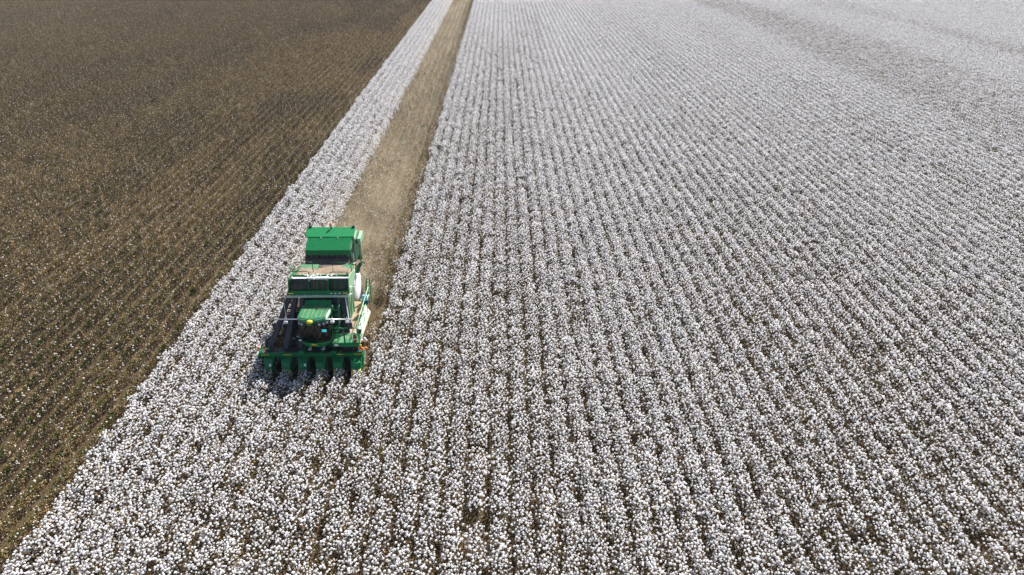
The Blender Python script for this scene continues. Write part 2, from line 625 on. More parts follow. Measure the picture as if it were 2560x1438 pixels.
def scatter(name, src, P, rot, scl, var):
    me = bpy.data.meshes.new(name)
    me.from_pydata([tuple(p) for p in P], [], [])
    for nm, ty, arr in (('turn', 'FLOAT', rot), ('size', 'FLOAT', scl), ('pick', 'INT', var)):
        a = me.attributes.new(nm, ty, 'POINT')
        a.data.foreach_set('value', arr.astype(np.float32 if ty == 'FLOAT' else np.int32))
    o = bpy.data.objects.new(name, me)
    COL.objects.link(o)
    ng = bpy.data.node_groups.new(name + '_plants', 'GeometryNodeTree')
    ng.interface.new_socket('Geometry', in_out='INPUT', socket_type='NodeSocketGeometry')
    ng.interface.new_socket('Geometry', in_out='OUTPUT', socket_type='NodeSocketGeometry')
    gi = ng.nodes.new('NodeGroupInput')
    go = ng.nodes.new('NodeGroupOutput')
    ip = ng.nodes.new('GeometryNodeInstanceOnPoints')
    jn = ng.nodes.new('GeometryNodeJoinGeometry')
    for so in reversed(src):                     # a joined list of instances counts from the last link
        oi = ng.nodes.new('GeometryNodeObjectInfo')
        oi.inputs['Object'].default_value = so
        ti = ng.nodes.new('GeometryNodeGeometryToInstance')
        ng.links.new(oi.outputs['Geometry'], ti.inputs[0])
        ng.links.new(ti.outputs[0], jn.inputs[0])

    def attr(nm, ty):
        n = ng.nodes.new('GeometryNodeInputNamedAttribute')
        n.data_type = ty
        n.inputs['Name'].default_value = nm
        return n.outputs['Attribute']
    cx = ng.nodes.new('ShaderNodeCombineXYZ')
    ng.links.new(attr('turn', 'FLOAT'), cx.inputs['Z'])
    ng.links.new(gi.outputs[0], ip.inputs['Points'])
    ng.links.new(jn.outputs[0], ip.inputs['Instance'])
    ip.inputs['Pick Instance'].default_value = True
    ng.links.new(attr('pick', 'INT'), ip.inputs['Instance Index'])
    ng.links.new(cx.outputs[0], ip.inputs['Rotation'])
    ng.links.new(attr('size', 'FLOAT'), ip.inputs['Scale'])
    ng.links.new(ip.outputs[0], go.inputs[0])
    md = o.modifiers.new('plants', 'NODES')
    md.node_group = ng
    return o


def rows(k0, k1, y0, y1, step, wob=0.055):
    """points along rows k (counted from XB to the right), only where the camera (or a step beside it) could look"""
    out = []
    for k in range(k0, k1):
        x = XB + ROW * (k + 0.5)
        reach = abs(x)
        ymin = max(y0, (reach - 18) / 0.70 - 14)   # outside the frame's side edges
        if ymin >= y1:
            continue
        y = np.arange(ymin, y1, step) + rng.uniform(0, step)
        y = y + rng.uniform(-0.07, 0.07, len(y))
        xx = x + np.where(rng.random(len(y)) < 0.15, rng.normal(0, 0.10, len(y)), rng.normal(0, wob, len(y))) + 0.025 * np.sin(y * 0.31 + k)
        if k in (-12, -7, 0):                              # ragged margins
            xx = xx + 0.10 * np.sin(y * 1.7 + k) + rng.normal(0, 0.09, len(y))
        out.append(np.stack([xx, y, np.zeros(len(y))], 1))
    return np.concatenate(out)


def turn(n):
    return rng.integers(0, 2, n) * math.pi + rng.normal(0, 0.25, n)


def standing(name, P, label):
    x, y = P[:, 0], P[:, 1]
    n = len(P)
    thin = 0.75 * field_noise(x, y, 7.0, 130.0, 3) + 0.25 * field_noise(x, y, 9.0, 40.0, 4)
    thin = thin + np.clip((x - 20) / 160, 0, 0.08) + rng.normal(0, 0.10, n)
    keep = rng.random(n) > 0.015
    patch = field_noise(x, y, 2.2, 4.0, 5) + rng.normal(0, .05, n)
    var = rng.integers(0, N_DENSE, n)
    var = np.where(thin > 0.66, N_DENSE + rng.integers(0, 4, n), var)
    var = np.where((patch > 0.95) | (thin > 1.05), N_DENSE + 4 + rng.integers(0, 3, n), var)
    scl = rng.uniform(0.92, 1.08, n)
    rich = (rng.random(n) < np.clip((y - 40) / 75, 0, 0.95)) & (thin < 0.80)   # the crop stands thicker at the far end
    var = np.where(rich, N_DENSE + 7 + rng.integers(0, 6, n), var)
    feed = (x > XL) & (x < XB) & (y > 29.2)            # rows being drawn in between the guide rods
    var = np.where(feed, N_DENSE + rng.integers(0, 4, n), var)
    scl = np.where(feed, 0.82, scl)
    o = scatter(name, standing_src, P[keep], turn(n)[keep], scl[keep], var[keep])
    tag(o, label, 'cotton crop', kind='stuff')
    return o


Y0, Y1 = 9.0, 262.0
CUT = 30.35            # the picker has cut its six rows down to here
right = rows(0, 190, Y0, Y1, 0.40)
standing('standing_cotton', right, 'white standing cotton right of the picked brown strip, reaching the right edge')
left_strip = rows(-12, -6, Y0, Y1, 0.40)
left_strip = left_strip[~((left_strip[:, 0] > -13.55) & (left_strip[:, 1] > CUT + .5) & (left_strip[:, 1] < 38.5))]
ahead = rows(-6, 0, Y0, CUT, 0.40)
standing('standing_cotton', np.concatenate([left_strip, ahead]),
         'narrow band of white cotton between dark picked field and brown strip')


def picked(name, P, label, kinds):
    x, y = P[:, 0], P[:, 1]
    n = len(P)
    g1 = 0.5 * field_noise(x, y, 7, 13, 21) + 0.5 * field_noise(x, y, 2.2, 30, 22) + rng.normal(0, .09, n)
    var = kinds(x, y, g1, n)
    keep = rng.random(n) > 0.04
    scl = rng.uniform(0.85, 1.12, n)
    o = scatter(name, picked_src, P[keep], turn(n)[keep], scl[keep], var[keep])
    tag(o, label, 'picked stalks', kind='stuff')


def kinds_left(x, y, g1, n):
    v = rng.integers(5, 10, n)
    near = np.clip(1.15 - (-x - 18) / 32, 0, 1)            # palest beside the standing strip
    v = np.where(rng.random(n) < 0.12 + 0.75 * near, rng.integers(0, 5, n), v)
    v = np.where(g1 > 0.57 - 0.03 * near, rng.integers(10, 14, n), v)
    return v


def kinds_strip(x, y, g1, n):
    v = np.where(rng.random(n) < 0.55, rng.integers(14, 18, n), rng.integers(0, 5, n))
    return np.where(g1 > 0.72, rng.integers(5, 10, n), v)


picked('picked_stalks', rows(-200, -12, Y0, Y1, 0.46), 'dark brown picked cotton stalks filling the left of the field', kinds_left)
strip = rows(-6, 0, 30.9, Y1, 0.46)
strip = strip[~((strip[:, 1] < 38.8) & (strip[:, 0] < -7.95) & (strip[:, 0] > -12.2) & (strip[:, 1] > 30.5))]
picked('picked_stalks', strip, 'tan strip of freshly picked stalks running away behind the green machine', kinds_strip)

# ------------------------------------------------------------------ the cotton picker
OX, OY = -10.3, 31.3
pk = empty('cotton_picker', (OX, OY, 0))
tag(pk, 'big green six row cotton picker driving through white cotton', 'cotton picker')

# --- header: beam, six dividers with yellow rods, dark picking units and an added shade plate behind
b = MB().box(-3.15, 2.52, 0.0, 0.20, 1.00, 1.20)
b.box(-3.18, -3.13, -0.12, 0.5, 0.55, 1.26)
b.box(2.50, 2.56, -0.12, 0.55, 0.55, 1.24)
for x in (-1.85, 0.30, 1.3):
    b.box(x - .06, x + .06, -.02, .22, 1.20, 1.30)
b.prism([(0.02, 1.2), (0.10, 1.30), (0.26, 1.30), (0.30, 1.2)], -0.98, -0.66)
b.prism([(0.02, 1.2), (0.10, 1.30), (0.26, 1.30), (0.30, 1.2)], 0.80, 1.10)
beam = b.build('header_beam', M['green'], pk, 0.012)
for x0, x1 in ((-3.02, -2.60), (-1.80, -1.37), (1.12, 1.55), (2.05, 2.46)):
    MB().box(x0, x1, -.006, 0.0, 1.145, 1.185).build('yellow_label', M['yellow'], beam)
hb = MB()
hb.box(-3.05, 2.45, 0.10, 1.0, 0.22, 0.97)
hb.box(-3.05, 2.45, -.42, 0.10, 0.16, 0.22)  # slot floor added in black to stand for the shadow between the dividers
for k in range(6):
    x = -2.75 + .965 * k
    hb.lathe([(.20, .25), (.20, 1.05)], (x, 0.35, 0), 'z', 12)
hb.pieces('picking_unit_and_shade_plate', M['black'], pk)
HX = [(-2.88, -2.26), (-1.95, -1.28), (-1.04, -0.37), (-0.10, 0.60), (0.85, 1.55), (1.82, 2.52)]
for i, (x0, x1) in enumerate(HX):
    x0, x1 = x0 + .02, x1 - (.05 if i < 5 else 0)
    d = MB()
    a = x0 + 0.15       # the left front corner is chamfered
    # top shelf, sloping front, skirt
    d.add([(x0, .0, 1.02), (x1, .0, 1.02), (x1, -.30, 1.01), (x0 + .05, -.30, 1.01),           # 0-3 top
           (a, -.55, 0.98), (x1, -.55, 0.98),                                                  # 4,5 crease
           (a + .04, -.76, 0.72), (x1, -.76, 0.72),                                            # 6,7 lip
           (x0 + .02, -.34, 0.25), (a + .06, -.80, 0.28), (x1, -.80, 0.28), (x0, .05, .25), (x1, .05, .25), (a + .02, -.74, 0.66), (x1, -.74, 0.66)],
          [(0, 1, 2, 3), (3, 2, 5, 4), (4, 5, 7, 6), (6, 7, 14, 13), (13, 14, 10, 9), (3, 4, 6, 13, 9, 8), (0, 3, 8, 11),
           (1, 12, 10, 14, 7, 5, 2), (0, 11, 12, 1), (11, 8, 9, 10, 12)])
    d.tube([(x0 + .03, .02, 1.12), (x0 + .03, -.30, 1.05)], .028, 6)
    d.tube([(x1 - .03, .02, 1.12), (x1 - .03, -.30, 1.05)], .028, 6)
    dv = d.build('crop_divider', M['green'], pk, 0.012)
    for x in (a + .07, x1 - .03):
        ln = -1.75 if (i == 5 and x > 2.4) else -1.45
        MB().tube([(x, -.745, .70), (x, -1.05, .47), (x, ln, .14)], .034, 6, r2=.022).build('guide_rod', M['rod'], dv)
    t = MB()
    for q in range(6):
        t.lathe([(.016, 0), (.010, .014)], (x0 + .30 + .05 * (q % 3) * 2, -.57 - .07 * (q // 3), .962 - .088 * (q // 3)), 'z', 6)
    t.pieces('bolt_head', M['steel'], dv)
    if i in (0, 2):
        MB().hexa([(x1 - .14, -.66, .846), (x1 - .03, -.66, .846), (x1 - .03, -.575, .954), (x1 - .14, -.575, .954)],
                  [(x1 - .14, -.664, .850), (x1 - .03, -.664, .850), (x1 - .03, -.579, .958), (x1 - .14, -.579, .958)]).build('white_label', M['label'], dv)
# header frame arms under the cab
lf = MB()
lf.hexa([(-.92, .2, 1.0), (-.72, .2, 1.0), (-.72, .2, 1.25), (-.92, .2, 1.25)], [(-.72, 1.5, 1.1), (-.5, 1.5, 1.1), (-.5, 1.5, 1.4), (-.72, 1.5, 1.4)])
lf.hexa([(.85, .2, 1.0), (1.03, .2, 1.0), (1.03, .2, 1.25), (.85, .2, 1.25)], [(.65, 1.5, 1.1), (.85, 1.5, 1.1), (.85, 1.5, 1.4), (.65, 1.5, 1.4)])
lf.pieces('lift_arm', M['green_dark'], pk, .01)
cy = MB()
for x in (-.42, .32):
    cy.tube([(x, .30, 1.26), (x, .95, 1.35)], .05, 10)
    cy.tube([(x - .10, .32, 1.30), (x + .12, .32, 1.30)], .035, 8)
cy.pieces('hydraulic_cylinder', M['steel'], pk)

# --- six cotton ducts
tops = [(-1.67, -1.37), (-1.33, -1.05), (-0.99, -0.71), (0.06, 0.36), (0.85, 1.13), (1.18, 1.50)]
bots = [(-2.99, -2.68), (-2.08, -1.78), (-1.18, -0.92), (-0.15, 0.15), (0.83, 1.12), (1.56, 1.86)]
for (t0, t1), (b0, b1) in zip(tops, bots):
    d = MB()
    bx0, bx1 = b0, b1
    d.hexa([(bx0, .55, .92), (bx1, .55, .92), (bx1, .92, .92), (bx0, .92, .92)],
           [(t0, 1.84, 3.92), (t1, 1.84, 3.92), (t1, 2.26, 3.92), (t0, 2.26, 3.92)])
    dd = d.build('cotton_duct', M['duct'], pk, .035)
    # flange where the two lengths of duct join
    f = .46
    L = lambda p, q: tuple(p[i] + (q[i] - p[i]) * f for i in range(3))
    c0, c1, c2, c3 = (L(p, q) for p, q in zip([(bx0, .55, .92), (bx1, .55, .92), (bx1, .92, .92), (bx0, .92, .92)],
                                              [(t0, 1.84, 3.92), (t1, 1.84, 3.92), (t1, 2.26, 3.92), (t0, 2.26, 3.92)]))
    w = .022
    lo = [(c0[0] - w, c0[1] - w, c0[2]), (c1[0] + w, c1[1] - w, c1[2]), (c2[0] + w, c2[1] + w, c2[2]), (c3[0] - w, c3[1] + w, c3[2])]
    MB().hexa(lo, [(p[0], p[1] + .03, p[2] + .07) for p in lo]).build('duct_flange', M['black'], dd, .008)
# pale edge trim of the outermost right duct
MB().hexa([(1.87, .52, .95), (1.90, .52, .95), (1.90, .70, .95), (1.87, .70, .95)],
          [(1.51, 1.83, 3.90), (1.54, 1.83, 3.90), (1.54, 2.0, 3.90), (1.51, 2.0, 3.90)]).build('edge_trim', M['steel'], pk)
# suction hoses at the left
for pts, r in (([(-1.9, 1.55, 1.50), (-2.5, 1.3, 1.52), (-2.82, 1.15, 1.55), (-2.97, 1.0, 1.45), (-2.98, .85, 1.2), (-2.9, .75, .95)], .075),
               ([(-1.0, 1.5, 1.62), (-1.18, 1.25, 1.62), (-1.30, 1.05, 1.50), (-1.30, .95, 1.25), (-1.22, .85, 1.05)], .085),
               ([(-1.35, 1.6, 1.5), (-1.5, 1.3, 1.5), (-1.55, 1.1, 1.35), (-1.55, .95, 1.05)], .06)):
    h = MB().tube(pts, r, 10).build('suction_hose', M['duct'], pk)
    p = Vector(pts[1]).lerp(Vector(pts[2]), .4)
    q = Vector(pts[1]).lerp(Vector(pts[2]), .55)
    MB().tube([p, q], r + .02, 10).build('hose_clamp', M['steel'], h)

# --- chassis, engine body, wheels
c = MB().box(-1.0, 1.1, 1.0, 7.6, .95, 1.45)
c.box(-2.2, 2.2, 2.0, 2.35, .85, 1.2)
c.box(-1.5, 1.5, 6.3, 6.6, .6, .95)
c.build('chassis', M['green_dark'], pk, .02)
e = MB().box(-1.15, 1.28, 2.35, 4.7, 1.45, 3.95)
e.box(-.9, 1.05, 1.75, 2.35, 1.45, 3.0)
eb = e.build('engine_body', M['green_dark'], pk, .03)
v = MB()
for k in range(9):
    v.box(1.282, 1.30, 2.6, 4.4, 1.75 + .22 * k, 1.86 + .22 * k)
v.pieces('side_louvre', M['green_dusty'], eb)


def wheel(x, y, r, w, rim):
    t = MB()
    t.lathe([(r * .55, -w / 2), (r * .93, -w / 2), (r, -w * .36), (r, w * .36), (r * .93, w / 2), (r * .55, w / 2)], (x, y, r), 'x', 32)
    for k in range(22):
        a = 2 * math.pi * k / 22
        for s in (-1, 1):
            da = a + (0 if s < 0 else math.pi / 22)
            ca, sa = math.cos(da), math.sin(da)
            cb, sb = math.cos(da + .11), math.sin(da + .11)
            o1, o2 = (r - .02), (r + .045)
            xa, xb = (x + s * w * .5, x + s * .02)
            t.hexa([(xa, y + ca * o1, r + sa * o1), (xb, y + cb * o1, r + sb * o1), (xb, y + math.cos(da + .19) * o1, r + math.sin(da + .19) * o1), (xa, y + math.cos(da + .08) * o1, r + math.sin(da + .08) * o1)],
                   [(xa, y + ca * o2, r + sa * o2), (xb, y + cb * o2, r + sb * o2), (xb, y + math.cos(da + .19) * o2, r + math.sin(da + .19) * o2), (xa, y + math.cos(da + .08) * o2, r + math.sin(da + .08) * o2)])
    ty = t.build('tyre', M['tyre'], pk)
    MB().lathe([(.12, -w * .42), (r * .5, -w * .42), (r * .57, -w * .5), (r * .57, w * .5), (r * .5, w * .42), (.12, w * .42)], (x, y, r), 'x', 24).build('rim', rim, ty)


wheel(-1.98, 2.75, 1.02, .62, M['yellow'])
wheel(1.72, 2.75, 0.92, .56, M['yellow'])
wheel(-.95, 6.9, .75, .5, M['yellow'])
wheel(.95, 6.9, .75, .5, M['yellow'])
fd = MB()
for k in range(5):     # ribbed black guard above the left front wheel
    a = R(60 + 22 * k)
    fd.tube([(-2.33, 2.75 - math.cos(a) * 1.2 + .1, 1.05 + math.sin(a) * 1.25), (-1.55, 2.75 - math.cos(a) * 1.2 + .1, 1.05 + math.sin(a) * 1.25)], .045, 8)
fd.pieces('wheel_guard', M['black'], pk)

# --- cab
CX = 0.15
NW = 13


def bow(t, z0, wid, ymid, yend):
    """front glass bows forward: t from -1 to 1"""
    return (CX + wid * math.sin(t * math.pi / 2 * .96), yend + (ymid - yend) * math.cos(t * math.pi / 2), z0)


def cab_ring(z, wid, ymid, yend, back):
    pts = [bow(-1 + 2 * i / (NW - 1), z, wid, ymid, yend) for i in range(NW)]
    return pts + [(CX + wid + .05, back, z), (CX - wid - .05, back, z)]


low = MB()
r0 = cab_ring(1.86, .66, -.30, -.02, 1.35)
r1 = cab_ring(2.00, .76, -.37, -.06, 1.35)
r2 = cab_ring(2.16, .79, -.38, -.06, 1.35)
n = len(r0)
low.add(r0 + r1 + r2, [tuple(range(n - 1, -1, -1)), tuple(range(2 * n, 3 * n))] + [(k * n + i, k * n + (i + 1) % n, (k + 1) * n + (i + 1) % n, (k + 1) * n + i) for k in range(2) for i in range(n)])
cab = low.build('cab', M['green'], pk)
gl = MB()
gl.sheet([[bow(-1 + 2 * i / (NW - 1), z, w_, m_, e_) for i in range(NW)] for z, w_, m_, e_ in ((2.17, .785, -.37, -.05), (2.6, .80, -.42, -.06), (3.05, .80, -.42, -.06), (3.42, .77, -.36, -.04))])
gl.build('windscreen', M['glass'], cab)
for s in (-1, 1):
    x = CX + s * .80
    MB().box(x - .006, x + .006, .05, 1.25, 2.18, 3.42).build('side_window', M['glass'], cab)
    MB().tube([(CX + s * .79, -.02, 2.16), (CX + s * .80, -.01, 2.8), (CX + s * .77, .0, 3.44)], .04, 8).build('cab_pillar', M['black'], cab)
    MB().box(x - .05, x + .05, 1.2, 1.36, 2.1, 3.46).build('cab_pillar', M['black'], cab)
MB().box(CX - .78, CX + .78, 1.28, 1.34, 2.16, 3.44).build('rear_wall', M['interior'], cab)
hl = MB()        # black brow above the glass that carries the lamps
hl.sheet([[bow(-1 + 2 * i / (NW - 1), z, w_, m_, e_) for i in range(NW)] for z, w_, m_, e_ in ((3.28, .80, -.40, -.05), (3.46, .80, -.42, -.05))])
hl.build('lamp_brow', M['black'], cab, solid=.03)
for t in (-.72, -.50, .34, .56, .78):
    p = bow(t, 3.36, .80, -.43, -.05)
    lm = MB().lathe([(.035, .06), (.065, .02), (.068, -.02), (.05, -.035), (.01, -.04)], (p[0], p[1], p[2] - .02), 'y', 12)
    lm.build('work_light', M['lamp'], cab)
# leaping-animal badge on the lower rim, built as a flat yellow plate
bd = MB()
sil = [(-.15, .055), (-.10, .095), (-.075, .06), (-.02, .045), (.05, .03), (.10, .03), (.13, .0), (.20, -.045), (.13, -.035), (.08, -.015), (.03, -.02), (-.01, -.06), (-.02, -.02), (-.07, -.005), (-.11, -.05), (-.10, .02)]
nn = len(sil)
vv = [(CX - .05 + x, -.405 - .010, 2.06 + z) for x, z in sil] + [(CX - .05 + x, -.385, 2.06 + z) for x, z in sil]
bd.add(vv, [tuple(range(nn)), tuple(range(2 * nn - 1, nn - 1, -1))] + [(i, i + nn, (i + 1) % nn + nn, (i + 1) % nn) for i in range(nn)])
bd.build('badge', M['yellow'], cab)
# roof: bowed front lip, ribbed top, raised rear visor
rf = MB()
q0 = cab_ring(3.46, .80, -.42, -.12, 1.15)
q1 = cab_ring(3.54, .84, -.48, -.14, 1.18)
q2 = cab_ring(3.62, .80, -.42, -.10, 1.15)
q3 = cab_ring(3.66, .72, -.30, .0, 1.10)
rf.add(q0 + q1 + q2 + q3, [tuple(range(n - 1, -1, -1)), tuple(range(3 * n, 4 * n))] + [(k * n + i, k * n + (i + 1) % n, (k + 1) * n + (i + 1) % n, (k + 1) * n + i) for k in range(3) for i in range(n)])
roof = rf.build('cab_roof', M['green_roof'], pk, .012)
rb = MB()
for k in range(6):
    x = CX - .60 + .24 * k
    rb.box(x - .008, x + .008, -.22, 1.05, 3.655, 3.685)
rb.pieces('roof_rib', M['green_dark'], roof)
for k in range(5):
    pass
st = MB()
for k in range(6):
    x = CX - .58 + .24 * k
    st.box(x - .006 + .02, x + .010 + .02, -.12, 1.0, 3.655, 3.668)
st.pieces('rust_seam', mat('rusty_seam', (0.40, 0.20, 0.10), .8), roof)
M['screen'].node_tree.nodes['Principled BSDF'].inputs['Emission Color'].default_value = (0.05, 0.55, 0.65, 1)
M['screen'].node_tree.nodes['Principled BSDF'].inputs['Emission Strength'].default_value = 0.9      # a lit display
rl = MB().tube([bow(-.95 + 1.9 * i / 12, 3.69, .74, -.40, -.10) for i in range(13)], .018, 6)
rl.build('roof_rail', M['black'], roof)
MB().prism([(1.02, 3.62), (1.30, 3.86), (1.36, 3.84), (1.12, 3.58)], CX - .70, CX + .74).build('rear_visor', M['green'], roof, .01)
# receiver dome
gp = MB().lathe([(.05, -.20), (.12, -.16), (.158, -.09), (.168, -.02), (.168, 0.0)], (CX - .06, -.50, 3.55), 'z', 20).build('satellite_receiver', M['green'], pk)
MB().lathe([(.168, 0.002), (.168, .02), (.145, .075), (.09, .115), (.01, .13)], (CX - .06, -.50, 3.55), 'z', 20).build('yellow_dome', M['yellow'], gp)
# cab inside
MB().box(CX - .75, CX + .75, -.1, 1.25, 2.162, 2.175).build('cab_floor', M['interior'], cab)
seat = MB().box(CX - .25, CX + .25, .45, .95, 2.42, 2.56).box(CX - .25, CX + .25, .88, 1.03, 2.5, 3.15).box(CX - .13, CX + .13, .9, 1.0, 3.15, 3.32)
seat.box(CX - .12, CX + .12, .55, .85, 2.175, 2.42)
seat.build('driver_seat', M['seatred'], cab, .03)
sw = MB().tube([(CX + .19 * math.cos(a), .12 - .10 * math.sin(a), 2.74 + .16 * math.sin(a)) for a in [2 * math.pi * i / 16 for i in range(16)]], .016, 6, closed=True)
sw.tube([(CX, .12, 2.74), (CX, .0, 2.175)], .03, 8).tube([(CX - .18, .12, 2.74), (CX + .18, .12, 2.74)], .012, 6)
sw.build('steering_wheel', M['black'], cab)
mo = MB().box(CX + .36, CX + .62, .0, .03, 2.62, 2.80).build('monitor', M['black'], cab, .006)
MB().box(CX + .37, CX + .61, -.006, -.001, 2.63, 2.79).build('monitor_screen', M['screen'], cab)
MB().box(CX + .38, CX + .66, .25, .9, 2.2, 2.5).build('side_console', M['seatred'], cab, .02)
MB().box(CX - .98, CX - .80, .02, .04, 2.05, 2.12).build('white_label', M['label'], cab)

# --- light bar across the cab with lamps and mirrors
lb = MB().tube([(-2.02, -.20, 3.58), (2.36, -.25, 3.57)], .026, 8)
for x in (-1.25, 1.22, 2.0):
    lb.tube([(x, -.22, 3.58), (x, -.22, 3.70)], .02, 6)
lb.tube([(-1.20, -.2, 3.62), (-1.20, -.15, 4.75)], .010, 5)
lbo = lb.build('light_bar', M['steel'], pk)
for x in (-1.25, 1.22, 2.02):
    MB().box(x - .10, x + .10, -.31, -.20, 3.36, 3.48).box(x - .02, x + .02, -.26, -.22, 3.48, 3.56).build('hanging_lamp', M['steel'], lbo, .02)
for x in (-1.86, 2.12):
    MB().box(x - .13, x + .13, -.28, -.20, 2.98, 3.36).tube([(x, -.23, 3.36), (x, -.23, 3.58)], .016, 6).build('wing_mirror', M['black'], lbo, .02)

# --- ladder beside the cab, operator platform, walkway, handrails
ld = MB()
for x, s in ((1.02, 1), (1.38, 1)):
    ld.tube([(x - .08, .22, 1.98), (x - .02, .55, 3.2), (x, .66, 3.62), (x, .72, 3.74), (x + .02, .9, 3.80)], .026, 6)
for z in (2.15, 2.45, 2.75, 3.05, 3.35, 3.6):
    t = (z - 1.98) / 1.64
    y = .22 + .44 * t
    ld.tube([(.94 + .08 * t, y, z), (1.30 + .08 * t, y, z)], .020, 6)
ld.build('access_ladder', M['green'], pk)
MB().box(1.0, 2.45, -.02, .9, 1.88, 1.95).build('platform_floor', M['green_dusty'], pk)
MB().box(.98, 2.46, -.085, -.03, 1.70, 1.97).build('platform_fascia', M['green'], pk, .01)
MB().box(1.10, 1.30, -.092, -.087, 1.77, 1.90).build('white_label', M['label'], pk)
hr = MB()
zt, zm, zf = 2.90, 2.46, 1.95
for x0, x1 in ((1.10, 1.66), (1.70, 2.46)):
    hr.tube([(x0, -.05, zf), (x0, -.05, zm), (x0, -.05, zt - .06), (x0 + .06, -.05, zt), (x1 - .06, -.05, zt), (x1, -.05, zt - .06), (x1, -.05, zf)], .024, 6)
    hr.tube([(x0, -.05, zm), (x1, -.05, zm)], .020, 6)
hr.tube([(1.30, -.05, zf), (1.30, -.05, zm + .12)], .016, 6)
hr.tube([(2.08, -.05, zf), (2.08, -.05, zm)], .016, 6)
for x in (1.80, 1.95, 2.2, 2.32):
    hr.tube([(x, -.05, zf), (x, -.05, zm)], .008, 4)
hr.build('front_handrail', M['green'], pk)
MB().box(1.30, 2.02, .9, 4.45, 1.90, 1.955).build('walkway_floor', M['floor_tan'], pk)
to = MB()
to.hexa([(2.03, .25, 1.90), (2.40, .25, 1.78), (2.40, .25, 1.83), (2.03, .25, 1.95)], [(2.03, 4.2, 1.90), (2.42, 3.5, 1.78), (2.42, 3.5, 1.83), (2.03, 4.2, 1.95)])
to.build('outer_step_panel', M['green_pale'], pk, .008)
MB().hexa([(2.405, .25, 1.70), (2.44, .25, 1.70), (2.44, .25, 1.86), (2.405, .25, 1.86)], [(2.425, 3.5, 1.70), (2.46, 3.5, 1.70), (2.46, 3.5, 1.86), (2.425, 3.5, 1.86)]).build('step_edge', M['cream'], pk)
MB().box(1.34, 2.44, .92, .98, 1.70, 1.88).box(2.0, 2.04, 1.0, 4.4, 1.74, 1.885).build('walkway_beam', M['green_dark'], pk)
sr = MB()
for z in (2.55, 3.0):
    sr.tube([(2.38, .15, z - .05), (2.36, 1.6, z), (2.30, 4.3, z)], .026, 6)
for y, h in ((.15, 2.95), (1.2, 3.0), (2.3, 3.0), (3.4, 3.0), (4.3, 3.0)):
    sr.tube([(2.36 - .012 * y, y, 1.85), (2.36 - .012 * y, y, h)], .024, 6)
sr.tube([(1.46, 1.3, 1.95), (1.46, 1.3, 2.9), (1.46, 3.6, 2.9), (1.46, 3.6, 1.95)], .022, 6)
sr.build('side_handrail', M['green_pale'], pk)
gt = MB()      # folded stair at the rear end of the walkway
gt.hexa([(2.0, 4.5, 2.0), (2.06, 4.5, 2.0), (2.06, 4.62, 2.0), (2.0, 4.62, 2.0)], [(2.10, 4.9, 3.3), (2.16, 4.9, 3.3), (2.16, 5.02, 3.3), (2.10, 5.02, 3.3)])
gt.hexa([(2.36, 4.4, 1.9), (2.42, 4.4, 1.9), (2.42, 4.52, 1.9), (2.36, 4.52, 1.9)], [(2.30, 4.8, 3.35), (2.36, 4.8, 3.35), (2.36, 4.92, 3.35), (2.30, 4.92, 3.35)])
for k in range(4):
    gt.box(2.08, 2.36, 4.56 + .09 * k, 4.68 + .09 * k, 2.2 + .3 * k, 2.23 + .3 * k)
gt.pieces('folded_stair', M['green_dusty'], pk)
MB().box(1.95, 2.03, 3.6, 4.1, 1.95, 2.5).build('yellow_guard', M['yellow'], pk, .01)
MB().box(2.40, 2.62, -.02, .04, 2.50, 2.78).tube([(2.51, .0, 2.1), (2.51, .0, 2.5)], .03, 6).build('warning_panel', M['black'], pk, .015)

# corner lamps and yellow plates at both ends of the header
MB().box(2.42, 2.52, .10, .14, 1.34, 1.70).box(2.52, 2.60, .10, .14, 1.36, 1.52).build('yellow_end_plate', M['yellow'], pk)
MB().box(2.36, 2.60, .03, .09, 1.46, 1.55).build('red_reflector', M['redlens'], pk, .01)
MB().lathe([(.05, 0), (.065, .03), (.06, .09), (.02, .12)], (2.74, .1, 1.45), 'z', 12).tube([(2.52, .1, 1.40), (2.74, .1, 1.44)], .018, 6).build('marker_lamp', M['orange'], pk)
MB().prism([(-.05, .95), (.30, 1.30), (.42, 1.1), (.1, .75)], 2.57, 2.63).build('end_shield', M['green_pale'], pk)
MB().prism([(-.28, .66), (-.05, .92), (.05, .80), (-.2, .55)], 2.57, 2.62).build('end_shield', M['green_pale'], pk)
MB().lathe([(.05, 0), (.07, .03), (.065, .10), (.02, .13)], (-3.22, .25, 1.42), 'z', 12).build('marker_lamp', M['orange'], pk)
MB().box(-3.14, -2.62, .24, .30, 1.36, 1.44).box(-2.64, -2.60, .26, .3, 1.2, 1.36).build('lamp_bracket', M['green'], pk)
MB().box(-2.98, -2.66, .232, .237, 1.375, 1.425).build('yellow_label', M['yellow'], pk)
jm = MB()      # hoses and fittings between header end and platform
for k in range(14):
    rr = random.Random(k)
    x = 1.55 + .055 * k
    jm.tube([(x, .25, 1.15), (x + rr.uniform(-.1, .1), .45, 1.45 + rr.uniform(0, .12)), (x + rr.uniform(-.2, .2), .85, 1.5), (x, 1.2, 1.35)], .022, 6)
jm.pieces('hydraulic_hose', M['black'], pk)
MB().lathe([(.1, 0), (.11, .04), (.05, .14), (.01, .15)], (2.62, .55, 1.75), 'z', 12).box(2.45, 2.75, .50, .62, 1.66, 1.75).build('side_lamp', M['steel'], pk)

